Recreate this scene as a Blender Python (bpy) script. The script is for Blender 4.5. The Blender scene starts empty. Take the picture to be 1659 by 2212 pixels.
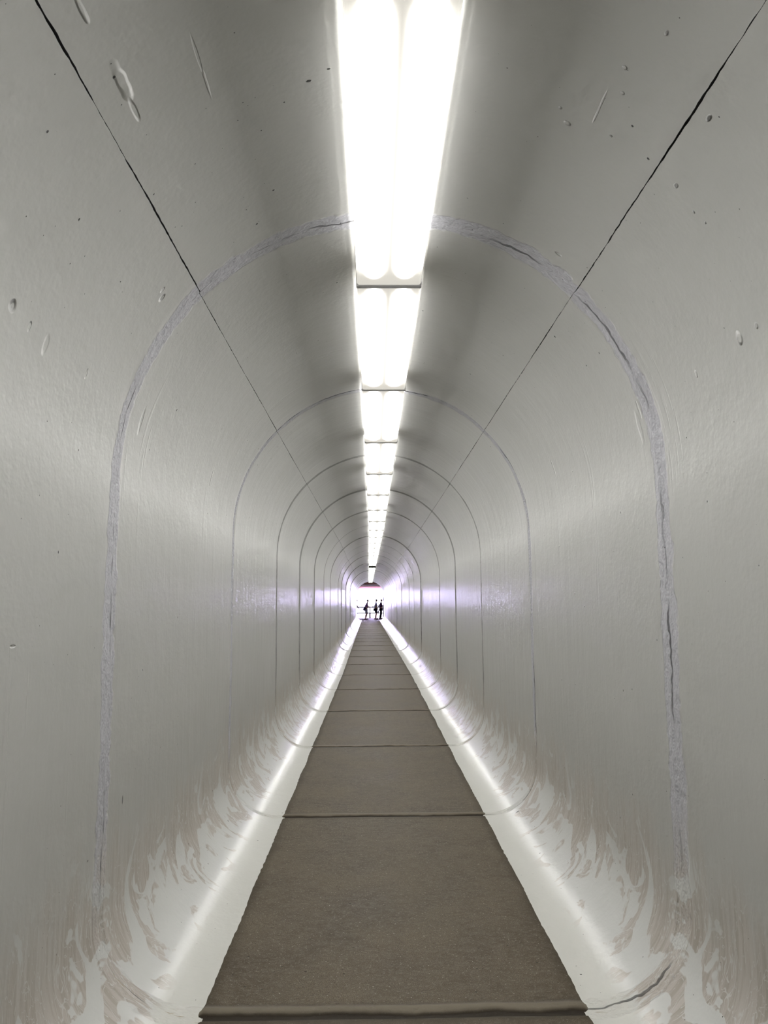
import bpy, bmesh, math, random
from mathutils import Vector, Matrix, noise as mn

# ------------------------------------------------------------------ measures
K = 1.06                              # photo units -> metres
S = 2.3899*K                          # length of one precast tunnel ring
D1 = 2.777*K                          # first visible ring joint
HC = 1.4374*K                         # eye height
R = 1.05*K                            # half width = radius of the vault
ZS = (1.4374+1.5306)*K - R            # springing height
RC = 0.33*K                           # radius of the floor cove
FE = 0.705*K                          # half width of the bare concrete strip
LL = 1.6605*K                         # lamp length
L1 = 3.2007*K                         # first lamp joint
LZ = (1.4374+1.4306)*K                # underside of the lenses
LW = 0.2913*K
END = D1 + 23*S                       # mouth of the tunnel
BACK = -6.2*K
def cx(y):                            # the tunnel drifts gently to the left
    return -0.27*K*max(0.0, y/K-15)/42.7
def at(px, d):                        # lateral place of a thing d photo units away
    return ((px-805.6)/1582.5*d - 0.0676)*K

# ------------------------------------------------------------------ camera, world, exposure
scene = bpy.context.scene
C = scene.collection
f, PI_, YA, ROLL = 1582.5, 0.1214, 0.0159, -0.0074
cam = bpy.data.cameras.new('camera'); co = bpy.data.objects.new('camera', cam); C.objects.link(co)
fw = Vector((math.sin(YA)*math.cos(PI_), math.cos(YA)*math.cos(PI_), math.sin(PI_)))
R0 = Vector((math.cos(YA), -math.sin(YA), 0)); U0 = R0.cross(fw)
Rv = R0*math.cos(ROLL)+U0*math.sin(ROLL); Uv = U0*math.cos(ROLL)-R0*math.sin(ROLL)
m = Matrix.Identity(4)
for i in range(3):
    m[i][0] = Rv[i]; m[i][1] = Uv[i]; m[i][2] = -fw[i]
m[0][3], m[1][3], m[2][3] = -0.0676*K, 0, HC
co.matrix_world = m
cam.sensor_fit = 'HORIZONTAL'; cam.sensor_width = 36; cam.lens = f/1659*36
cam.clip_start = 0.05; cam.clip_end = 3000
scene.camera = co
w = bpy.data.worlds.new('sky'); scene.world = w; w.use_nodes = True
bg = w.node_tree.nodes['Background']
bg.inputs[0].default_value = (0.66, 0.58, 1.0, 1); bg.inputs[1].default_value = 72.0
vs = scene.view_settings
vs.view_transform = 'Standard'; vs.look = 'None'; vs.exposure = 0.0; vs.gamma = 1.0
vs.use_curve_mapping = False
scene.cycles.use_denoising = True
scene.cycles.use_adaptive_sampling = True; scene.cycles.adaptive_threshold = 0.15; scene.cycles.adaptive_min_samples = 12
scene.cycles.max_bounces = 8; scene.cycles.diffuse_bounces = 3; scene.cycles.glossy_bounces = 3
LAMP = 1.07                            # lamp brightness factor

# ------------------------------------------------------------------ node helper
class E:
    nt = None
    def __init__(s, v): s.v = v
    @staticmethod
    def lift(v): return v if isinstance(v, E) else E(float(v))
def _m(op, *a, clamp=False):
    n = E.nt.nodes.new('ShaderNodeMath'); n.operation = op; n.use_clamp = clamp
    for i, x in enumerate(a):
        x = E.lift(x)
        if isinstance(x.v, float): n.inputs[i].default_value = x.v
        else: E.nt.links.new(x.v, n.inputs[i])
    return E(n.outputs[0])
E.__add__ = lambda a, b: _m('ADD', a, b); E.__radd__ = lambda a, b: _m('ADD', b, a)
E.__sub__ = lambda a, b: _m('SUBTRACT', a, b); E.__rsub__ = lambda a, b: _m('SUBTRACT', b, a)
E.__mul__ = lambda a, b: _m('MULTIPLY', a, b); E.__rmul__ = lambda a, b: _m('MULTIPLY', b, a)
E.__truediv__ = lambda a, b: _m('DIVIDE', a, b)
def eabs(a): return _m('ABSOLUTE', a)
def efract(a): return _m('FRACT', a)
def emax(a, b): return _m('MAXIMUM', a, b)
def emin(a, b): return _m('MINIMUM', a, b)
def esqrt(a): return _m('SQRT', a)
def eexp(a): return _m('EXPONENT', a)
def sstep(e0, e1, x):
    n = E.nt.nodes.new('ShaderNodeMapRange'); n.interpolation_type = 'SMOOTHSTEP'
    for k, val in (('Value', x), ('From Min', e0), ('From Max', e1)):
        val = E.lift(val)
        if isinstance(val.v, float): n.inputs[k].default_value = val.v
        else: E.nt.links.new(val.v, n.inputs[k])
    return E(n.outputs['Result'])
def vec(x, y, z=0.0):
    n = E.nt.nodes.new('ShaderNodeCombineXYZ')
    for i, q in enumerate((x, y, z)):
        q = E.lift(q)
        if isinstance(q.v, float): n.inputs[i].default_value = q.v
        else: E.nt.links.new(q.v, n.inputs[i])
    return n.outputs[0]
def noise(v, scale=1.0, detail=2.0, rough=0.5, dist=0.0):
    n = E.nt.nodes.new('ShaderNodeTexNoise')
    n.inputs['Scale'].default_value = scale; n.inputs['Detail'].default_value = detail
    n.inputs['Roughness'].default_value = rough; n.inputs['Distortion'].default_value = dist
    E.nt.links.new(v, n.inputs['Vector']); return E(n.outputs[0])
def voronoi(v, scale):
    n = E.nt.nodes.new('ShaderNodeTexVoronoi'); n.inputs['Scale'].default_value = scale
    E.nt.links.new(v, n.inputs['Vector'])
    sp = E.nt.nodes.new('ShaderNodeSeparateColor'); E.nt.links.new(n.outputs['Color'], sp.inputs[0])
    return E(n.outputs['Distance']), E(sp.outputs[0]), E(sp.outputs[1])
class Col:
    def __init__(s, v): s.v = v
def mix(fac, a, b):
    n = E.nt.nodes.new('ShaderNodeMix'); n.data_type = 'RGBA'
    fac = E.lift(fac)
    if isinstance(fac.v, float): n.inputs[0].default_value = fac.v
    else: E.nt.links.new(fac.v, n.inputs[0])
    for i, q in ((6, a), (7, b)):
        if isinstance(q, Col): E.nt.links.new(q.v, n.inputs[i])
        else: n.inputs[i].default_value = (*q, 1)
    return Col(n.outputs[2])
def new_mat(name):
    mt = bpy.data.materials.new(name); mt.use_nodes = True; E.nt = mt.node_tree
    return mt, mt.node_tree.nodes['Principled BSDF']
def put(sock, q):
    if isinstance(q, (E, Col)) and not isinstance(q.v, float): E.nt.links.new(q.v, sock)
    elif isinstance(q, tuple): sock.default_value = (*q, 1)
    else: sock.default_value = q
def bump(h, bs, dist=1.0, strength=1.0):
    n = E.nt.nodes.new('ShaderNodeBump'); n.inputs['Distance'].default_value = dist
    n.inputs['Strength'].default_value = strength
    E.nt.links.new(h.v, n.inputs['Height']); E.nt.links.new(n.outputs[0], bs.inputs['Normal'])
def uvxy():
    n = E.nt.nodes.new('ShaderNodeUVMap'); n.uv_map = 'UVMap'
    s = E.nt.nodes.new('ShaderNodeSeparateXYZ'); E.nt.links.new(n.outputs[0], s.inputs[0])
    return E(s.outputs[0]), E(s.outputs[1])
def objxyz():
    n = E.nt.nodes.new('ShaderNodeTexCoord')
    s = E.nt.nodes.new('ShaderNodeSeparateXYZ'); E.nt.links.new(n.outputs['Object'], s.inputs[0])
    return E(s.outputs[0]), E(s.outputs[1]), E(s.outputs[2]), n.outputs['Object']

# ------------------------------------------------------------------ materials
# features: (u, v, half size u, half size v, depth, dark centre)
FEAT_L = [(-1.434, 1.963, .026, .022, -.011, .25), (-1.449, 2.075, .016, .008, -.006, .0),
          (-1.464, 2.189, .040, .018, -.003, .0), (-1.456, 3.141, .075, .020, -.008, .0),
          (-1.030, 2.736, .022, .016, -.008, .3), (-1.010, 2.70, .018, .010, -.006, .0),
          (-1.454, 2.502, .020, .007, -.006, .0), (-2.379, 2.157, .006, .022, -.003, .0),
          (-3.067, 3.174, .022, .008, -.003, .85), (-1.470, 4.559, .060, .012, .006, .0)]
FEAT_T = [(-.786, 1.776, .020, .075, -.005, .0), (-.790, 1.891, .010, .050, .004, .0),
          (-.798, 1.526, .010, .050, -.006, .0), (-.568, 1.839, .005, .080, .003, .0),
          (-.567, 1.948, .006, .070, -.003, .0), (-.263, 2.079, .010, .006, -.008, 1.),
          (-.199, 2.044, .006, .004, -.006, 1.), (-.350, 2.144, .005, .004, -.006, 1.),
          (-.449, 2.583, .007, .006, -.006, 1.), (-.800, 1.75, .006, .006, -.006, 1.),
          (.530, 2.070, .008, .008, -.005, .0), (.568, 2.116, .014, .010, -.004, .0),
          (.709, 2.067, .006, .006, -.005, .3), (.682, 1.898, .008, .007, -.005, .0),
          (.657, 1.817, .008, .007, -.005, .0), (.640, 1.99, .004, .080, -.002, .0),
          (.715, 1.655, .006, .010, -.006, .4), (.735, 2.800, .022, .012, .006, .2)]
FEAT_R = [(1.449, 2.178, .024, .016, -.007, .0), (1.449, 2.076, .012, .009, -.006, .0),
          (1.465, 2.495, .014, .007, -.005, .0), (1.513, 3.073, .085, .022, -.004, .0),
          (1.450, 3.03, .050, .010, .004, .0), (1.103, 2.057, .005, .005, -.005, .3),
          (1.054, 2.068, .006, .005, -.005, .2), (.960, 2.05, .008, .010, -.005, .4),
          (.925, 1.78, .008, .014, -.008, .8), (1.431, 4.495, .060, .012, .006, .0),
          (3.793, 5.346, .020, .012, -.003, .9)]
def wall_material(name, feats, low=True):
    mt, bs = new_mat(name)
    u, v = uvxy(); au = eabs(u)
    wob = noise(vec(u*1.6, v*0.15, 3.0), 1.0, 1.0, 0.6) - 0.5
    t = (v + wob*0.05 - D1)/S + 0.5
    jd = eabs(efract(t) - 0.5)*S
    ring = _m('FLOOR', t)
    sidek = _m('SIGN', u)*3.1
    n_ed = noise(vec(u*9.0, v*9.0, 7.0), 1.0, 2.0, 0.65)
    near1 = _m('LESS_THAN', v, D1+S*0.5)
    far3 = _m('GREATER_THAN', v, D1+S*1.5)
    rr = noise(vec(ring*7.7, 3.3, sidek), 1.0, 0.0)
    halfw = 0.030 + near1*0.026 + (n_ed-0.5)*(0.055 + near1*0.03) + wob*0.05 + far3*sstep(0.42, 0.62, rr)*0.035 + far3*0.012
    band = sstep(halfw+0.012, halfw-0.004, jd)
    # joint crack in the patch, broken up
    wob2 = n_ed - 0.5
    jc = eabs(efract((v + wob*0.05 + wob2*0.045 - D1)/S + 0.5) - 0.5)*S
    brk = sstep(0.46, 0.56, noise(vec(u*2.2, ring*3.7, 5.0), 1.0, 2.0))
    crack = sstep(0.006, 0.002, jc)*brk
    # paint
    big = noise(vec(u*0.8, v*0.8, 0.0), 1.0, 2.0)
    streak = noise(vec(u*2.2, v*42.0, ring*4.0), 1.0, 1.0, 0.6)
    streak2 = noise(vec(u*1.0, v*9.0, 11.0+ring*2.0), 1.0, 1.0, 0.5)
    col = mix(big, (0.400, 0.404, 0.385), (0.455, 0.456, 0.438))
    pn = noise(vec(u*1.0, v*1.4, 9.0), 26.0, 2.0, 0.7)
    col = mix(band*0.9, col, mix(far3*0.85, mix(pn, (0.35, 0.35, 0.375), (0.50, 0.50, 0.54)), (0.20, 0.20, 0.18)))
    cove = E(0.0)
    if low:
        # cove: dirty beige coat, white roller and brush strokes over it
        wz = noise(vec(u*1.5, v*5.0, 20.0), 1.0, 3.0, 0.6)
        cove = sstep(3.10, 3.46, au + (wz-0.5)*0.55)
        br = noise(vec(au*2.0 + v*0.6, v*34.0, 2.0), 1.0, 4.0, 0.65, 0.6)
        beige = mix(sstep(0.35, 0.68, br), (0.48, 0.45, 0.415), (0.37, 0.335, 0.29))
        sw = noise(vec(au*3.4 + v*0.5, v*3.8, 31.0), 1.0, 3.0, 0.55, 1.7)
        sw = sw + (au - 3.62)*0.34
        hair = noise(vec(au*5.0, v*12.0, 41.0), 1.0, 2.0, 0.5, 2.2)
        line = sstep(0.018, 0.006, eabs(hair-0.5))
        white = emax(sstep(0.485, 0.515, sw), line*0.75)
        cc = mix(white, beige, (0.555, 0.56, 0.54))
        cc = mix(sstep(3.80, 3.90, au), cc, (0.575, 0.575, 0.535))
        dirt = sstep(0.60, 0.70, noise(vec(u*8.0, v*40.0, 60.0), 1.0, 3.0, 0.7))*sstep(0.10, 0.0, jd)*sstep(3.3, 3.6, au)
        cc = mix(dirt*0.8, cc, (0.34, 0.29, 0.21))
        col = mix(cove, col, cc)
    # pin holes
    dv, ra, rb = voronoi(vec(u, v*1.2), 13.0)
    pit = sstep(0.062, 0.042, dv/(0.45+ra))*_m('GREATER_THAN', rb, 0.78)
    dv2, ra2, rb2 = voronoi(vec(u, v*1.2, 5.0), 38.0)
    pit2 = sstep(0.085, 0.05, dv2/(0.5+ra2))*_m('GREATER_THAN', rb2, 0.90)
    pits = emax(pit, pit2)
    dark = emax(pits, crack*0.75)
    # rust specks / scuffs
    h = noise(vec(u, v, 0.0), 60.0, 1.0, 0.5)*0.0006
    h = h + n_ed*0.0022
    h = h + (streak*0.0012 + streak2*0.0030)*sstep(2.6, 7.0, v)*(1.0 - cove)
    h = h + band*(pn*0.010 - 0.0015)
    h = h - pit*0.003 - crack*0.006
    rough_patch = sstep(0.56, 0.66, streak2)*sstep(0.5, 0.62, streak)
    h = h + rough_patch*0.0010*sstep(0.52, 0.64, big)
    for (fu, fv, ru, rv, dp, dk) in feats:
        ex = (u - fu)/ru; ey = (v - fv)/rv
        e = esqrt(ex*ex + ey*ey) + (n_ed-0.5)*1.3
        h = h + sstep(1.0, 0.45, e)*dp
        if dk > 0: dark = emax(dark, sstep(0.85, 0.55, e)*dk)
    col = mix(dark, col, (0.035, 0.035, 0.033))
    put(bs.inputs['Base Color'], col)
    put(bs.inputs['Roughness'], emax(0.335 + band*0.42 + (streak-0.5)*(1.0 - cove)*0.24 - cove*0.03, 0.295))
    put(bs.inputs['Specular IOR Level'], 0.65 - cove*0.33 if low else 0.65)
    bump(h, bs)
    return mt
M = {}
M['wall_l'] = wall_material('painted_concrete_left', [q for q in FEAT_L if abs(q[0]) < 2.8], False)
M['wall_t'] = wall_material('painted_concrete_vault', FEAT_T, False)
M['wall_r'] = wall_material('painted_concrete_right', [q for q in FEAT_R if abs(q[0]) < 2.8], False)
M['wall'] = wall_material('painted_concrete', [], False)
M['cove'] = wall_material('brushed_cove_paint', [q for q in FEAT_L+FEAT_R if abs(q[0]) >= 2.8])

def floor_material():
    mt, bs = new_mat('bare_concrete')
    u, v = uvxy(); au = eabs(u)
    wob = noise(vec(u*2.2, v*0.1, 3.0), 1.0, 3.0, 0.6) - 0.5
    vv = v - (D1-0.02)
    jd = (efract((vv + wob*0.05)/S + 0.5) - 0.5)*S
    ring = _m('FLOOR', vv/S + 0.5)
    n1 = noise(vec(u, v), 2.2, 4.0, 0.6); n2 = noise(vec(u, v, 3.0), 70.0, 3.0, 0.7)
    n3 = noise(vec(u, v, 6.0), 260.0, 2.0, 0.6)
    rv = noise(vec(ring*5.3, 0.0, 2.0), 1.0, 0.0)
    n4 = noise(vec(u, v*1.6, 21.0), 16.0, 4.0, 0.65)
    col = mix(sstep(0.3, 0.7, n1), (0.070, 0.054, 0.033), (0.135, 0.110, 0.076))
    col = mix(sstep(0.38, 0.66, n4)*0.5, col, (0.160, 0.134, 0.098))
    col = mix((rv-0.35)*0.7, col, (0.14, 0.12, 0.09))
    col = mix(sstep(0.50, 0.68, n2)*0.7, col, (0.195, 0.170, 0.130))
    col = mix(sstep(0.54, 0.36, n3)*0.75, col, (0.040, 0.031, 0.019))
    spk = sstep(0.70, 0.76, noise(vec(u, v, 8.0), 95.0, 1.0)); col = mix(spk*0.8, col, (0.36, 0.34, 0.30))
    dv, ra, rb = voronoi(vec(u*0.7, v, 2.0), 44.0)
    pit = sstep(0.15, 0.08, dv/(0.4+ra))*_m('GREATER_THAN', rb, 0.80)
    col = mix(pit*0.9, col, (0.03, 0.026, 0.02))
    ck = noise(vec(u*2.0, v*3.0, 50.0), 1.6, 4.0, 0.65, 0.8)
    hair = sstep(0.0035, 0.001, eabs(ck-0.5))*sstep(0.45, 0.6, n1)
    col = mix(hair*0.7, col, (0.05, 0.043, 0.032))
    # darker margins beside the painted strips
    edge = sstep(FE-0.10, FE-0.01, au + (noise(vec(u*3.0, v*3.0, 13.0), 1.0, 3.0, 0.6)-0.5)*0.14)
    col = mix(edge*0.6, col, (0.045, 0.036, 0.022))
    # mortar ridge across the joint with a dark crease on the near side
    wj = noise(vec(u*4.0, ring*9.0, 17.0), 1.0, 3.0, 0.6)-0.5
    ridge = sstep(0.040, 0.012, eabs(jd - 0.035 + wj*0.05))
    crease = sstep(0.024, 0.008, eabs(jd + 0.012 + wj*0.02))
    patch = sstep(0.10, 0.03, eabs(jd + wj*0.16))
    col = mix(patch*0.7, col, (0.055, 0.044, 0.028))
    col = mix(ridge*0.75, col, (0.19, 0.165, 0.125))
    col = mix(crease*0.85, col, (0.02, 0.015, 0.010))
    put(bs.inputs['Base Color'], col)
    put(bs.inputs['Roughness'], 0.62 + (n1-0.5)*0.25)
    bs.inputs['Specular IOR Level'].default_value = 0.16
    h = n1*0.004 + n2*0.0012 + n3*0.0005 + ridge*0.006 - crease*0.006 - pit*0.003 - hair*0.001
    bump(h, bs)
    return mt
M['floor'] = floor_material()

def plain(name, col, rough=0.5, metal=0.0, grain=0.12, sc=30.0, spec=0.5):
    mt, bs = new_mat(name); bs.inputs['Specular IOR Level'].default_value = spec
    x, y, z, o = objxyz()
    n = noise(o, sc, 3.0, 0.6)
    d = tuple(c*(1-grain) for c in col); l = tuple(min(1, c*(1+grain)) for c in col)
    put(bs.inputs['Base Color'], mix(n, d, l)); put(bs.inputs['Roughness'], rough)
    put(bs.inputs['Metallic'], metal)
    bump(n, bs, 0.001, 0.5)
    return mt
def lens_material():
    mt, bs = new_mat('lit_prismatic_lens')
    u, v = uvxy()                                   # u across (m), v along 0..LL
    au = eabs(u)
    endd = emin(v, LL - v)
    xx = (au - 0.072)/0.029
    tube = eexp(xx*xx*-1.0)
    endt = sstep(0.07, 0.20, emin(v + 0.07, LL - v) - emin(xx*xx, 3.0)*0.012)
    endb = sstep(0.02, 0.42, endd)
    px = _m('SINE', u*900.0); py = _m('SINE', v*700.0)
    prism = (px*py)*0.10*sstep(0.05, 0.02, au)
    e = 0.52 + prism + endb*0.26 + tube*endt*35.0 + sstep(0.095, 0.125, au)*endt*0.55 + sstep(0.150, 0.1545, au)*sstep(0.08, 0.42, endd)*1.5
    warm = mix(sstep(0.5, 2.0, e), (1.0, 0.955, 0.86), (1.0, 0.985, 0.96))
    put(bs.inputs['Base Color'], (0.6, 0.6, 0.58)); put(bs.inputs['Roughness'], 0.3)
    put(bs.inputs['Emission Color'], warm); put(bs.inputs['Emission Strength'], e*LAMP)
    return mt
M['lens'] = lens_material()
M['gap'] = plain('old_mortar', (0.10, 0.10, 0.10), 0.9)
M['lens_off'] = plain('unlit_prismatic_lens', (0.10, 0.098, 0.07), 0.9, 0, 0.1, 30.0, 0.05)
M['housing'] = plain('white_enamel', (0.62, 0.61, 0.57), 0.4)
M['cap'] = plain('grey_end_cap', (0.74, 0.74, 0.76), 0.35)
M['red'] = plain('red_brown_paint', (0.20, 0.055, 0.05), 0.6, 0, 0.3, 4.0)
M['red2'] = plain('faded_red_paint', (0.22, 0.10, 0.12), 0.6, 0, 0.2, 5.0)
M['pink'] = plain('faded_pink_paint', (0.60, 0.33, 0.30), 0.6, 0, 0.15, 5.0)
M['rail'] = plain('weathered_pipe', (0.045, 0.05, 0.02), 0.9, 0, 0.1, 30.0, 0.1)
M['post'] = plain('dark_painted_steel', (0.02, 0.012, 0.02), 0.9, 0.0, 0.1, 30.0, 0.05)
M['dark_wall'] = plain('weathered_concrete', (0.13, 0.115, 0.105), 0.85, 0, 0.2, 4.0)
M['white'] = plain('white_plaster', (0.72, 0.72, 0.70), 0.7, 0, 0.05, 6.0)
M['deck'] = plain('deck_concrete', (0.20, 0.17, 0.17), 0.9, 0, 0.2, 3.0, 0.1)
M['sand'] = plain('wet_sand', (0.021, 0.024, 0.015), 1.0, 0, 0.1, 0.6, 0.05)
M['skin'] = plain('skin', (0.45, 0.26, 0.19), 0.55, 0, 0.08)
M['hair_grey'] = plain('grey_hair', (0.42, 0.40, 0.42), 0.7)
M['hair_brown'] = plain('light_brown_hair', (0.25, 0.15, 0.09), 0.7)
M['purple'] = plain('violet_cloth', (0.16, 0.07, 0.25), 0.9, 0, 0.1, 30.0, 0.05)
M['navy'] = plain('navy_cloth', (0.02, 0.015, 0.07), 0.9, 0, 0.1, 30.0, 0.05)
M['greycloth'] = plain('grey_cloth', (0.22, 0.22, 0.30), 0.9, 0, 0.1, 30.0, 0.05)
M['blue'] = plain('pale_blue_cloth', (0.42, 0.45, 0.80), 0.9, 0, 0.1, 30.0, 0.05)
M['black'] = plain('black_cloth', (0.01, 0.008, 0.015), 0.9, 0, 0.1, 30.0, 0.05)
M['plum'] = plain('dark_purple_cloth', (0.045, 0.012, 0.06), 0.9, 0, 0.1, 30.0, 0.05)
M['shoe'] = plain('shoe_leather', (0.08, 0.05, 0.07), 0.6)
M['bag'] = plain('pale_plastic', (0.55, 0.55, 0.65), 0.4)
M['eye'] = plain('eye', (0.05, 0.04, 0.04), 0.2)
M['lip'] = plain('lip', (0.40, 0.16, 0.14), 0.5)

# ------------------------------------------------------------------ object helpers
def obj(name, me, mat=None, parent=None, smooth=False):
    if isinstance(me, bmesh.types.BMesh):
        b = me; me = bpy.data.meshes.new(name); b.to_mesh(me); b.free()
    o = bpy.data.objects.new(name, me); C.objects.link(o)
    if mat is not None and not me.materials: me.materials.append(mat)
    if smooth: me.polygons.foreach_set('use_smooth', [True]*len(me.polygons))
    if parent: o.parent = parent
    return o
def tag(o, label=None, cat=None, group=None, kind=None):
    if label: o['label'] = label
    if cat: o['category'] = cat
    if group: o['group'] = group
    if kind: o['kind'] = kind
    return o
def empty(name, loc, rz=0.0):
    o = bpy.data.objects.new(name, None); C.objects.link(o)
    o.location = loc; o.rotation_euler = (0, 0, rz); o.empty_display_size = 0.2
    return o
def box(b, x0, x1, y0, y1, z0, z1, bev=0.0):
    r = bmesh.ops.create_cube(b, size=1.0)
    for q in r['verts']:
        q.co = Vector((x0+(x1-x0)*(q.co.x+.5), y0+(y1-y0)*(q.co.y+.5), z0+(z1-z0)*(q.co.z+.5)))
    if bev > 0:
        es = {e for q in r['verts'] for e in q.link_edges}
        bmesh.ops.bevel(b, geom=list(es), offset=bev, segments=2, profile=0.6, affect='EDGES')
def cyl(b, p, q, r0, r1=None, n=16):
    p, q = Vector(p), Vector(q); d = q-p
    rr = bmesh.ops.create_cone(b, cap_ends=True, segments=n, radius1=r0, radius2=r0 if r1 is None else r1, depth=d.length)
    rot = d.to_track_quat('Z', 'Y').to_matrix().to_4x4(); rot.translation = (p+q)/2
    bmesh.ops.transform(b, matrix=rot, verts=rr['verts'])

# ------------------------------------------------------------------ tunnel lining
random.seed(11)
rings = {k: (random.uniform(-1, 1), random.uniform(-1, 1), random.uniform(-1, 1)) for k in range(-6, 30)}
def ring_off(k):
    a, b, c = rings.get(k, (0, 0, 0)); g = 0.004 if k < 2 else (0.007 if k < 4 else 0.010)
    return a*g, b*g*0.6, c*g*0.7           # sideways, up, widening
Q1 = R*math.pi/2; Q2 = Q1 + (ZS-RC); Q3 = Q2 + RC*math.pi/2; Q4 = Q3 + (R-RC-FE)
SEAM = R*math.radians(45.3)
def prof(u):
    """point and outward normal of the section at arc length u from the crown"""
    s = 1 if u >= 0 else -1; a = abs(u)
    if a <= Q1:
        t = a/R; return s*R*math.sin(t), ZS+R*math.cos(t), s*math.sin(t), math.cos(t)
    if a <= Q2: return s*R, ZS-(a-Q1), s, 0.0
    if a <= Q3:
        t = (a-Q2)/RC
        return s*(R-RC+RC*math.cos(t)), RC-RC*math.sin(t), s*math.cos(t), -math.sin(t)
    return s*(R-RC-(a-Q3)), 0.0, 0.0, -1.0
def rowset():
    ys = []; y = BACK
    while y < END:
        ys.append(y)
        if y < 0.9: y += 0.25
        elif y < 6.6: y += 0.015
        elif y < 14: y += 0.05
        else: y += 0.16
    for k in range(-3, 24):                  # rows hugging every joint
        j = D1 + (k-1)*S
        if BACK < j < END:
            ys += [j-0.05, j-0.022, j-0.006, j+0.006, j+0.022, j+0.05]
    ys.append(END)
    ys = sorted(ys); out = [ys[0]]
    for q in ys[1:]:
        if q-out[-1] > 0.004: out.append(q)
    return out
YS = rowset()
def lining_point(u, y, push=0.0):
    x, z, nx, nz = prof(u)
    t = (y-D1)/S; k = math.floor(t)+1
    o0 = ring_off(k)
    j = t-math.floor(t); dj = min(j, 1-j)*S            # distance to the joint
    disp = 0.0
    if dj < 0.09:                                     # patched, uneven joint
        g = max(0.0, 1-dj/0.03)
        nv = mn.noise(Vector((u*5, y*14, 2.0)))
        deep = 0.5+0.5*mn.noise(Vector((u*0.6, round(t)*7.3, 1.0)))
        disp = 0.005*nv*(1-dj/0.09) + g*(0.004+0.016*deep)
        if round(t) == 0: disp = 0.010*nv*(1-dj/0.09) - 0.003*g
    disp *= 1.0
    fade = 1.0 if abs(u) < Q3-0.1 else max(0.0, (Q4-abs(u))/(Q4-Q3+0.1))
    ax, az, aw = o0
    wv = 0.004*mn.noise(Vector((u*1.3, y*0.9, 5.0)))
    disp = (disp+wv+aw)*fade + push
    return (x + nx*disp + ax*fade + cx(y), y, z + nz*disp + az*fade)
def panel(name, us, mats, lip=None, lipside=None):
    """us: arc positions; lip positions get turned outwards along the seam"""
    verts = []; faces = []; uvs = []; fcol = []
    n = len(us); mid = [2 if (q[1] or 0) > 0 or (i+1 < len(us) and (us[i+1][1] or 0) > 0) else 0 for i, q in enumerate(us)]
    cols = []
    for (u, push, jag) in us: cols.append((u, push, jag))
    for y in YS:
        for (u, push, jag) in cols:
            uu = u
            if jag:
                if abs(y) < 60:
                    uu = u + jag*max(0.0004, 0.0022 + 0.004*mn.noise(Vector((y*2.4, jag*7.0+u, 0))) + 0.0024*mn.noise(Vector((y*38.0, u*5, jag))))
                    if y > D1: uu = u + jag*(abs(uu-u)*0.6)
            verts.append(lining_point(uu, y, push or 0.0)); uvs.append((uu, y))
    for r_ in range(len(YS)-1):
        for c_ in range(n-1):
            if cols[c_][1] is None or cols[c_+1][1] is None: continue
            a = r_*n+c_; faces.append((a, a+1, a+n+1, a+n)); fcol.append(mid[c_] if mid[c_] == 2 else 3 if abs(cols[c_][0]) > 2.8 else (0 if 0.9 < YS[r_] < 6.5 else 1))
    me = bpy.data.meshes.new(name); me.from_pydata(verts, [], faces)
    ul = me.uv_layers.new(name='UVMap')
    li = [0]*len(me.loops); me.loops.foreach_get('vertex_index', li)
    flat = []
    for i in li: flat += uvs[i]
    ul.data.foreach_set('uv', flat)
    for q in mats: me.materials.append(q)
    me.polygons.foreach_set('material_index', fcol)
    me.polygons.foreach_set('use_smooth', [True]*len(me.polygons))
    me.update()
    return obj(name, me)
def side_us(s):
    us = [(s*(SEAM-0.03), 0.055, 0), (s*SEAM, 0.045, s), (s*SEAM, 0.0, s), (s*SEAM, None, s), (s*SEAM, 0.0, s)]
    a = SEAM + 0.025
    while a < Q2: us.append((s*a, 0, 0)); a += 0.035
    n = 22
    for i in range(n+1): us.append((s*(Q2+(Q3-Q2)*i/n), 0, 0))
    us.append((s*Q4, 0, 0)); us.append((s*(Q4+0.04), 0.0, 0))
    return us
tag(panel('wall_left', side_us(-1), [M['wall_l'], M['wall'], M['gap'], M['cove']]), kind='structure')
tag(panel('wall_right', side_us(1), [M['wall_r'], M['wall'], M['gap'], M['cove']]), kind='structure')
us = []
k_ = int((2*SEAM)/0.035)
us = [(-SEAM-0.04, 0.035, 0), (-SEAM, 0.035, 1), (-SEAM, 0, 1), (-SEAM, None, 1), (-SEAM, 0, 1)]
us += [(-SEAM + 2*SEAM*i/k_, 0, 0) for i in range(1, k_)]
us += [(SEAM, 0, -1), (SEAM, None, -1), (SEAM, 0, -1), (SEAM, 0.035, -1), (SEAM+0.04, 0.035, 0)]
tag(panel('ceiling', us, [M['wall_t'], M['wall'], M['gap'], M['cove']]), kind='structure')

# floor strip: raised edge-to-edge between the painted margins, ragged sides, ridged joints
b_v = []; b_f = []; b_uv = []
nx = 40
for y in YS:
    for i in range(nx+1):
        q = i/nx*2-1
        rag = 0.010*mn.noise(Vector((y*2.0, (1 if q > 0 else -1)*3.0, 9))) + 0.005*mn.noise(Vector((y*22.0, (1 if q > 0 else -1)*5.0, 9)))
        x = q*(FE+rag)
        t = (y-D1+0.02)/S; j = (t-math.floor(t+0.5))*S
        z = 0.004
        wv = 0.012*mn.noise(Vector((x*3, round(t)*4.0, 1)))
        if abs(j) < 0.12:
            z += 0.008*math.exp(-((j-0.035+wv)/0.02)**2) - 0.008*math.exp(-((j+0.012)/0.012)**2)
        z += 0.002*mn.noise(Vector((x*2, y*1.5, 0)))
        if i in (0, nx): z = -0.01
        b_v.append((x+cx(y), y, z)); b_uv.append((x, y))
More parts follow.
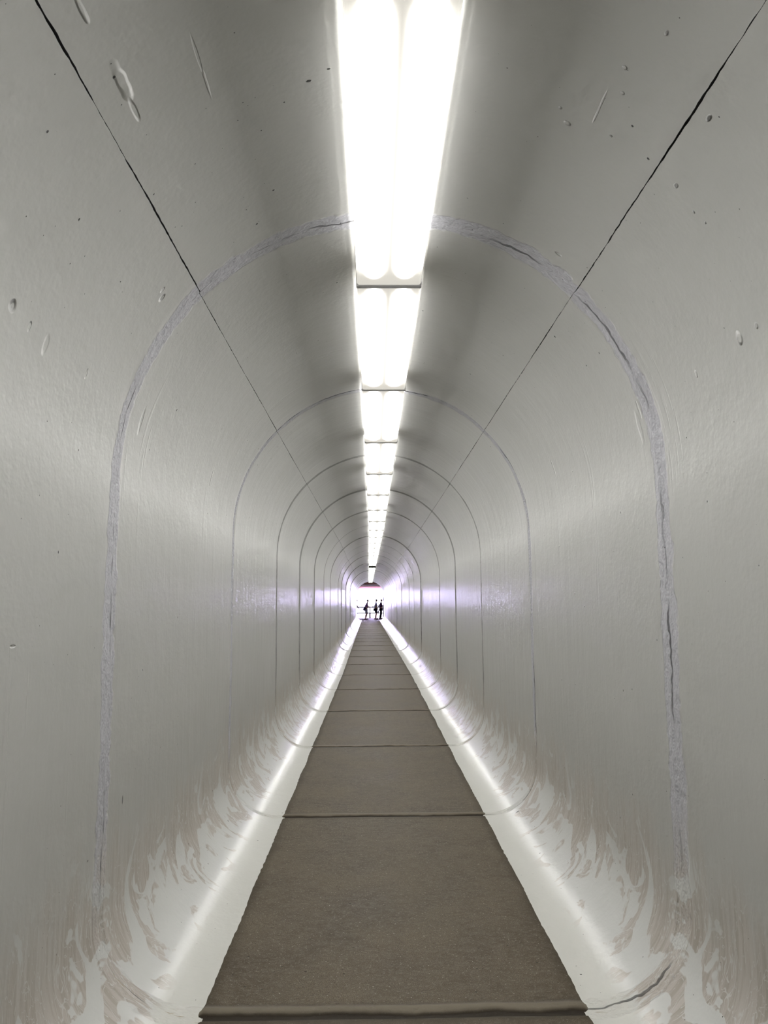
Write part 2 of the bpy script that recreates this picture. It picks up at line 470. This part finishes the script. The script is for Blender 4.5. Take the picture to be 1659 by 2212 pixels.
for r_ in range(len(YS)-1):
    for i in range(nx):
        a = r_*(nx+1)+i; b_f.append((a, a+1, a+nx+2, a+nx+1))
me = bpy.data.meshes.new('floor'); me.from_pydata(b_v, [], b_f)
ul = me.uv_layers.new(name='UVMap'); li = [0]*len(me.loops); me.loops.foreach_get('vertex_index', li)
flat = []
for i in li: flat += b_uv[i]
ul.data.foreach_set('uv', flat)
fl = obj('floor', me, M['floor'], smooth=True); tag(fl, kind='structure')

# unseen cap behind the camera, added to keep sky light out
b = bmesh.new(); box(b, -R-0.3, R+0.3, BACK-0.2, BACK, -0.3, ZS+R+0.3)
tag(obj('wall_back_cap', b, M['white']), kind='structure')
# head wall round the mouth, with the arched opening cut through it
def arch_outline(y, grow=0.0):
    pts = []
    for i in range(61):
        u = -Q3 + 2*Q3*i/60
        x, z, nx_, nz_ = prof(u); pts.append((x+nx_*grow+cx(y), z+nz_*grow))
    return pts
b = bmesh.new(); inner = arch_outline(END); xs = cx(END)
def outer(x, z, i):
    t = i/60
    if t < 0.25: return (xs-2.6, 0.0+(ZS+R+0.25)*t/0.25)
    if t > 0.75: return (xs+2.6, (ZS+R+0.25)*(1-t)/0.25)
    return (xs-2.6+5.2*(t-0.25)/0.5, ZS+R+0.25)
rows_ = []
for i, (x, z) in enumerate(inner):
    o_ = outer(x, z, i)
    rows_.append([b.verts.new((x, END+0.004, z)), b.verts.new((o_[0], END+0.004, o_[1])), b.verts.new((o_[0], END+0.25, o_[1])), b.verts.new((x, END+0.25, z))])
for i in range(60):
    for k in range(4):
        b.faces.new((rows_[i][k], rows_[i][(k+1) % 4], rows_[i+1][(k+1) % 4], rows_[i+1][k]))
bmesh.ops.recalc_face_normals(b, faces=b.faces)
tag(obj('wall_front', b, M['dark_wall']), kind='structure')

# ------------------------------------------------------------------ lamps
def lens_mesh():
    """wrap-round lens section swept along +Y from 0.018 to LL-0.018"""
    h = 0.070; w_ = LW/2; r = 0.014
    sec = [(-w_+0.004, h), (-w_, h-0.006), (-w_, r)]
    for i in range(1, 6):
        t = math.pi/2*i/6; sec.append((-w_+r-r*math.cos(t), r-r*math.sin(t)))
    sec.append((-w_+r, 0.0))
    sec.append((0.0, 0.0))
    sec += [(-x, z) for (x, z) in reversed(sec[:-1])]
    V = []; F = []; UV = []
    n = len(sec); arc = []
    for (x, z) in sec: arc.append(x if z <= r*0.999 else math.copysign(w_+0.001+(z-r)*0.2, x))
    ny = 1
    for k in range(ny+1):
        y = 0.018+(LL-0.036)*k/ny
        for (x, z), a in zip(sec, arc): V.append((x, y, z)); UV.append((a, y))
    for k in range(ny):
        for i in range(n-1):
            a = k*n+i; F.append((a, a+n, a+n+1, a+1))
    me = bpy.data.meshes.new('lens'); me.from_pydata(V, [], F)
    l = me.uv_layers.new(name='UVMap'); li = [0]*len(me.loops); me.loops.foreach_get('vertex_index', li)
    fl_ = []
    for i in li: fl_ += UV[i]
    l.data.foreach_set('uv', fl_); return me
lens_me = lens_mesh()
hb = bmesh.new(); box(hb, -LW/2+0.012, LW/2-0.012, 0.003, LL-0.003, 0.068, 0.112, 0.004)
house_me = bpy.data.meshes.new('housing'); hb.to_mesh(house_me); hb.free(); house_me.materials.append(M['housing'])
def cap_mesh(y0, y1):
    cb = bmesh.new(); box(cb, -LW/2-0.004, LW/2+0.004, y0, y1, -0.004, 0.078, 0.004)
    q = bpy.data.meshes.new('end_cap'); cb.to_mesh(q); cb.free(); q.materials.append(M['cap']); return q
cap0, cap1 = cap_mesh(0.002, 0.018), cap_mesh(LL-0.018, LL-0.002)
ORD = ['', 'nearest', 'second', 'third', 'fourth', 'fifth', 'sixth', 'seventh', 'eighth', 'ninth', 'tenth',
       'eleventh', 'twelfth', 'thirteenth', 'fourteenth', 'fifteenth', 'sixteenth', 'seventeenth']
lens_me.materials.append(M['lens'])
off_me = lens_me.copy(); off_me.materials.clear(); off_me.materials.append(M['lens_off'])
NL = int((END-L1)/LL)+1
for i in range(-4, NL+1):
    y0 = L1 + (i-1)*LL
    if y0+LL > END-0.02: break
    ang = math.atan2(cx(y0+LL)-cx(y0), LL)
    r_ = empty('ceiling_light', (0.0132*K+cx(y0), y0, LZ), -ang)
    lit = i != 17
    if i < 0: lab = 'lit ceiling light of the row, overhead behind the viewer'
    elif i == 0: lab = 'nearest and largest lit ceiling light, its near end cut by the top edge'
    elif i < 17: lab = 'lit ceiling light, %s of the row counted from the near end' % ORD[i+1]
    elif i == 17: lab = 'unlit dark ceiling light, a dull bar across the far bright row'
    else: lab = 'tiny lit ceiling light, %s beyond the unlit dark one' % (['first']+ORD[2:])[i-18]
    tag(r_, lab, 'ceiling light', 'fluorescent lights in a row along the vault')
    for nm, q in (('housing', house_me), ('lens', lens_me if lit else off_me), ('end_cap', cap0), ('end_cap', cap1)):
        c_ = bpy.data.objects.new(nm, q); C.objects.link(c_); c_.parent = r_

# ------------------------------------------------------------------ place beyond the mouth
DK = END+0.0
b = bmesh.new(); box(b, -6, 6, END-0.001, 66.0*K, -0.3, -0.006)
tag(obj('floor_landing', b, M['deck']), kind='structure')
b = bmesh.new(); box(b, -400, 400, 66.0*K, 900, -2.6, -2.5)
tag(obj('ground_sand', b, M['sand']), kind='structure')
RY = 64.0*K
for nm, x0, x1 in (('wall_added_left', -2.75, -2.55), ('wall_added_right', 2.25, 2.45)):  # unseen side walls, added to block side light and keep the people dark
    b = bmesh.new(); box(b, x0, x1, END+0.25, 66*K, -0.3, 3.6)
    tag(obj(nm, b, M['dark_wall']), kind='structure')
def zpx(y_px, d): return HC + (1299.3-y_px)/1582.5*d*K
rl = empty('railing', (0, RY, 0))
tag(rl, 'low two-bar railing across the far opening behind the people', 'railing')
b = bmesh.new(); cyl(b, (-2.54, 0, zpx(1311.6, 64)), (2.24, 0, zpx(1311.6, 64)), 0.040); obj('top_rail', b, M['rail'], rl, True)
b = bmesh.new(); cyl(b, (-2.54, 0, zpx(1324.2, 64)), (2.24, 0, zpx(1324.2, 64)), 0.030); obj('lower_rail', b, M['rail'], rl, True)
for px in (799.2, 745, 853):
    x = at(px, 64); b = bmesh.new()
    cyl(b, (x, -0.02, -0.01), (x, -0.02, zpx(1324, 64)+0.03), 0.058)
    cyl(b, (x, 0, zpx(1325, 64)), (x, 0, zpx(1311.6, 64)), 0.032); obj('post', b, M['post'], rl, True)
px_ = at(828.0, 62.0); b = bmesh.new()
box(b, px_-0.022, px_+0.05, 61.95*K, 62.05*K, -0.006, zpx(1289.5, 62), 0.006)
box(b, px_-0.06, px_+0.09, 61.88*K, 62.12*K, -0.006, 0.012, 0.004)
tag(obj('steel_post', b, M['post']), 'tall thin dark upright post at right edge of the far opening', 'post')
# shelter roof: beams and boarding in red-brown paint
za = zpx(1263.4, 58.9); zb = zpx(1276.3, 72)
b = bmesh.new(); box(b, -6, 6, END+0.26, 59.4*K, za, za+0.30, 0.01)
tag(obj('beam', b, M['pink']), 'pale pink roof beam just above the far arched opening', 'beam')
b = bmesh.new(); box(b, -6, 6, 71.9*K, 72.3*K, zb, zb+0.27, 0.01)
tag(obj('beam', b, M['red2']), 'mauve lower beam along the far edge of the red roof', 'beam')
b = bmesh.new()
z0_, z1_ = za+0.03, zb+0.27
n = 12
for i in range(n):
    y0 = 59.4*K + (72.3-59.4)*K*i/n; y1 = 59.4*K + (72.3-59.4)*K*(i+1)/n - 0.03
    zA = z0_+(z1_-z0_)*i/n
    box(b, -6, 6, y0, y1, zA, zA+0.06 + 0.01*(i % 2), 0.004)
box(b, -6, 6, 59.4*K, 72.3*K, max(z0_, z1_)+0.08, max(z0_, z1_)+0.12)
tag(obj('roof_boarding', b, M['red']), 'red-brown boarded roof underside seen through the top of the far arch', 'roof')
for sx in (-2.4, 2.2):
    b = bmesh.new(); box(b, sx-0.12, sx+0.12, 71.9*K, 72.2*K, -2.5, zb, 0.01)
    tag(obj('roof_column', b, M['red']), 'square column holding the roof edge on the %s, hidden by the tunnel wall' % ('left' if sx < 0 else 'right'), 'column')

# ------------------------------------------------------------------ people
def skin(name, pts, edges, mat, parent, root=0, sub=1):
    me = bpy.data.meshes.new(name); me.from_pydata([p[0] for p in pts], edges, [])
    o = bpy.data.objects.new(name+'_tmp', me); C.objects.link(o)
    md = o.modifiers.new('s', 'SKIN'); md.use_smooth_shade = True
    lay = me.skin_vertices[0].data
    for i, p in enumerate(pts):
        r = p[1]; lay[i].radius = r if isinstance(r, tuple) else (r, r); lay[i].use_root = (i == root)
    o.modifiers.new('b', 'SUBSURF').levels = sub
    dg = bpy.context.evaluated_depsgraph_get(); dg.update()
    nm = bpy.data.meshes.new_from_object(o.evaluated_get(dg)); nm.name = name
    bpy.data.objects.remove(o)
    nm.materials.clear()
    return obj(name, nm, mat, parent, True)
def blob(name, c, r, mat, parent, seg=16):
    b = bmesh.new(); bmesh.ops.create_uvsphere(b, u_segments=seg, v_segments=seg//2, radius=1)
    for q in b.verts: q.co = Vector((c[0]+q.co.x*r[0], c[1]+q.co.y*r[1], c[2]+q.co.z*r[2]))
    return obj(name, b, mat, parent, True)
def person(loc, rz, sc, lean, arms, legs, look, label, arm_r=1.0, belly=0.0):
    """local frame: +X is where the person faces, +Y their left; arms/legs give joints"""
    root = empty('person', loc, rz); root.scale = (sc, sc, sc)
    tag(root, label, 'person')
    L = lambda z: lean*max(0, z-0.9)
    P = []; Ed = []
    def v(p, r, to=None):
        P.append((p, r)); i = len(P)-1
        if to is not None: Ed.append((to, i))
        return i
    pel = v((0, 0, 0.94), (0.115, 0.145))
    ab = v((0.01+belly*.5+L(1.1), 0, 1.10), (0.10+belly, 0.135), pel)
    ch = v((0.0+L(1.3), 0, 1.31), (0.115, 0.16), ab)
    nb = v((0.0+L(1.45), 0, 1.45), 0.062, ch)
    nk = v((0.02+L(1.5), 0, 1.51), 0.055, nb)
    hd = v((0.035+L(1.58), 0, 1.585), (0.075, 0.082), nk)
    h2 = v((0.03+L(1.64), 0, 1.645), (0.078, 0.090), hd)
    v((0.02+L(1.7), 0, 1.70), (0.052, 0.060), h2)
    v((0.128+L(1.6), 0, 1.602), 0.013, hd)                       # nose
    SH = []
    for s, (el, wr) in zip((1, -1), arms):
        sh = v((0.0+L(1.42), s*0.17, 1.41), 0.058*arm_r, ch); SH.append(sh)
        e1 = v(el, 0.040, sh); w1 = v(wr, 0.027, e1)
        d = (Vector(wr)-Vector(el)).normalized()
        pm = v(tuple(Vector(wr)+d*0.05), (0.038, 0.018), w1)
        side = d.cross(Vector((0, 0, 1))); side = side.normalized() if side.length > .1 else Vector((1, 0, 0))
        dn = Vector((0, 0, -1)) if abs(d.z) < .7 else Vector((1, 0, 0))
        for k, (off, ln) in enumerate(((-0.027, 0.066), (-0.009, 0.076), (0.009, 0.072), (0.027, 0.056))):
            b0 = Vector(wr)+d*0.09+side*off
            i0 = v(tuple(b0), 0.009, pm); i1 = v(tuple(b0+d*ln*0.5), 0.0085, i0)
            v(tuple(b0+d*ln*0.8+dn*ln*0.35), 0.007, i1)
        t0 = v(tuple(Vector(wr)+d*0.035+side*-0.035), 0.011, w1); v(tuple(Vector(wr)+d*0.075+side*-0.058+dn*0.01), 0.009, t0)
    for s, (kn, an) in zip((1, -1), legs):
        hp = v((0, s*0.085, 0.88), 0.095, pel); k1 = v(kn, 0.058, hp)
        cf = v(tuple(Vector(kn)*0.62+Vector(an)*0.38+Vector((-0.02, 0, 0))), 0.054, k1)
        a1 = v(an, 0.036, cf); v((an[0]+0.11, an[1], an[2]-0.055), (0.036, 0.026), a1)
    bd = skin('body', P, Ed, M['skin'], root)
    hx = L(1.62)
    for s in (1, -1):
        blob('ear', (0.02+hx, s*0.080, 1.615), (0.020, 0.010, 0.032), M['skin'], root)
        blob('eye', (0.100+hx, s*0.030, 1.635), (0.011, 0.013, 0.009), M['eye'], root)
    blob('mouth', (0.103+hx, 0, 1.562), (0.010, 0.024, 0.007), M['lip'], root)
    # clothes and hair
    hair = M[look['hair']]
    b = bmesh.new(); bmesh.ops.create_uvsphere(b, u_segments=20, v_segments=12, radius=1)
    bmesh.ops.bisect_plane(b, geom=b.verts[:]+b.edges[:]+b.faces[:], plane_co=(0.25, 0, -0.15), plane_no=(0.62, 0, -0.55), clear_outer=True)
    for q in b.verts: q.co = Vector((0.010+hx+q.co.x*0.100, q.co.y*0.094, 1.645+q.co.z*0.090))
    obj('hair', b, hair, root, True)
    Q = []; Ee = []
    def w_(p, r, to=None):
        Q.append((p, r)); i = len(Q)-1
        if to is not None: Ee.append((to, i))
        return i
    a = w_((0+L(.95), 0, look.get('hem', 0.90)), (0.14+belly, 0.175))
    c2 = w_((0.01+belly*.5+L(1.1), 0, 1.12), (0.125+belly, 0.16), a); c3 = w_((L(1.3), 0, 1.32), (0.130, 0.175), c2)
    w_((0.0+L(1.44), 0, 1.455), 0.075, c3)
    for s, (el, wr) in zip((1, -1), arms):
        s1 = w_((L(1.42), s*0.17, 1.41), 0.072, c3)
        if look.get('long'):
            s2 = w_(el, 0.055, s1); w_(tuple(Vector(el).lerp(Vector(wr), 0.85)), 0.042, s2)
        else: w_(tuple(Vector((L(1.42), s*0.17, 1.41)).lerp(Vector(el), 0.75)), 0.062, s1)
    skin('shirt', Q, Ee, M[look['shirt']], root)
    T = []; Et = []
    T.append(((0, 0, 0.95), (0.135+belly*.6, 0.165)))
    for s, (kn, an) in zip((1, -1), legs):
        T.append(((0, s*0.088, 0.86), 0.112)); i = len(T)-1; Et.append((0, i))
        if look.get('full'):
            T.append((kn, 0.085)); Et.append((i, i+1)); T.append(((an[0], an[1], an[2]+0.0), 0.070)); Et.append((i+1, i+2))
        else:
            T.append((tuple(Vector(kn)+Vector((0, 0, -0.0))), 0.098)); Et.append((i, i+1))
    skin('trousers' if look.get('full') else 'shorts', T, Et, M[look['legs']], root)
    for s, (kn, an) in zip((1, -1), legs):
        b = bmesh.new(); box(b, an[0]-0.09, an[0]+0.17, an[1]-0.048, an[1]+0.048, an[2]-0.085, an[2]+0.0, 0.028)
        obj('shoe', b, M['shoe'], root, True)
    return root
def PZ(px, d): return (at(px, d), d*K, -0.004)
# man in violet shirt
p1 = person(PZ(790.6, 59.2), 0.0, 0.98, 0.20,
    [((0.14, 0.20, 1.12), (0.37, 0.10, 1.06)), ((0.16, -0.20, 1.13), (0.38, -0.10, 1.08))],
    [((0.10, 0.09, 0.50), (-0.02, 0.10, 0.085)), ((0.03, -0.09, 0.50), (-0.07, -0.10, 0.085))],
    dict(hair='hair_grey', shirt='purple', legs='greycloth', hem=0.98), 'person in violet shirt and grey shorts standing left of centre in the far opening')
b = bmesh.new()
bmesh.ops.create_uvsphere(b, u_segments=18, v_segments=10, radius=1)
for q in b.verts: q.co = Vector((-0.07+q.co.x*0.165-(0.05 if q.co.z < 0 and q.co.x < 0 else 0), q.co.y*0.20, 0.93+q.co.z*0.14))
obj('tied_jacket', b, M['navy'], p1, True)['label'] = 'navy jacket knotted round the waist'
# man in pale blue shirt
p2 = person(PZ(810.8, 59.9), 0.0, 1.0, 0.10,
    [((0.02, 0.22, 1.13), (0.15, 0.20, 0.90)), ((0.06, -0.23, 1.12), (0.20, -0.20, 0.90))],
    [((0.10, 0.09, 0.50), (0.04, 0.10, 0.085)), ((0.08, -0.09, 0.50), (-0.03, -0.10, 0.085))],
    dict(hair='hair_grey', shirt='blue', legs='black', hem=0.92), 'person in pale blue shirt and black shorts standing right of the railing post', belly=0.05)
# person in dark clothes
p3 = person(PZ(822.6, 60.6), 0.15, 1.0, 0.04,
    [((0.05, 0.24, 1.12), (0.24, 0.16, 1.20)), ((-0.26, -0.24, 1.10), (0.04, -0.22, 1.03))],
    [((0.04, 0.11, 0.50), (-0.02, 0.12, 0.085)), ((-0.02, -0.10, 0.50), (-0.12, -0.12, 0.085))],
    dict(hair='hair_brown', shirt='plum', legs='black', hem=0.84, long=True, full=True), 'person in dark purple top and black trousers, hand on hip beside the tall post', belly=0.05)
# person almost hidden by the left wall
p4 = person(PZ(768.6, 62.6), 0.0, 1.0, 0.12,
    [((0.10, 0.20, 1.13), (0.24, 0.14, 0.98)), ((0.14, -0.20, 1.14), (0.26, -0.16, 0.97))],
    [((0.04, 0.09, 0.50), (0.0, 0.10, 0.085)), ((0.02, -0.09, 0.50), (-0.06, -0.10, 0.085))],
    dict(hair='hair_brown', shirt='greycloth', legs='greycloth', hem=0.94, full=True), 'person in grey, almost hidden by the left edge of the far opening')
# things they hold
b = bmesh.new(); box(b, -0.03, 0.06, -0.09, 0.09, -0.05, 0.05, 0.012); cyl(b, (0.055, 0, 0), (0.10, 0, 0), 0.035)
cm = obj('camera', b, M['black']); cm.location = (at(790.6, 59.2)+0.56, 59.2*K, 1.06)
tag(cm, 'small dark camera held in front of the person in violet', 'camera')
b = bmesh.new(); bmesh.ops.create_uvsphere(b, u_segments=16, v_segments=12, radius=1)
for q in b.verts:
    z = q.co.z; k = 1.0 if z < 0.2 else max(0.18, 1-(z-0.2)*1.05)
    q.co = Vector((q.co.x*0.075*k, q.co.y*0.055*k, z*0.16))
bg_ = obj('carrier_bag', b, M['bag'], None, True); bg_.location = (at(810.8, 59.9)+0.235, 59.9*K-0.20, 0.645)
tag(bg_, 'pale plastic bag hanging from the hand of the person in blue', 'bag')
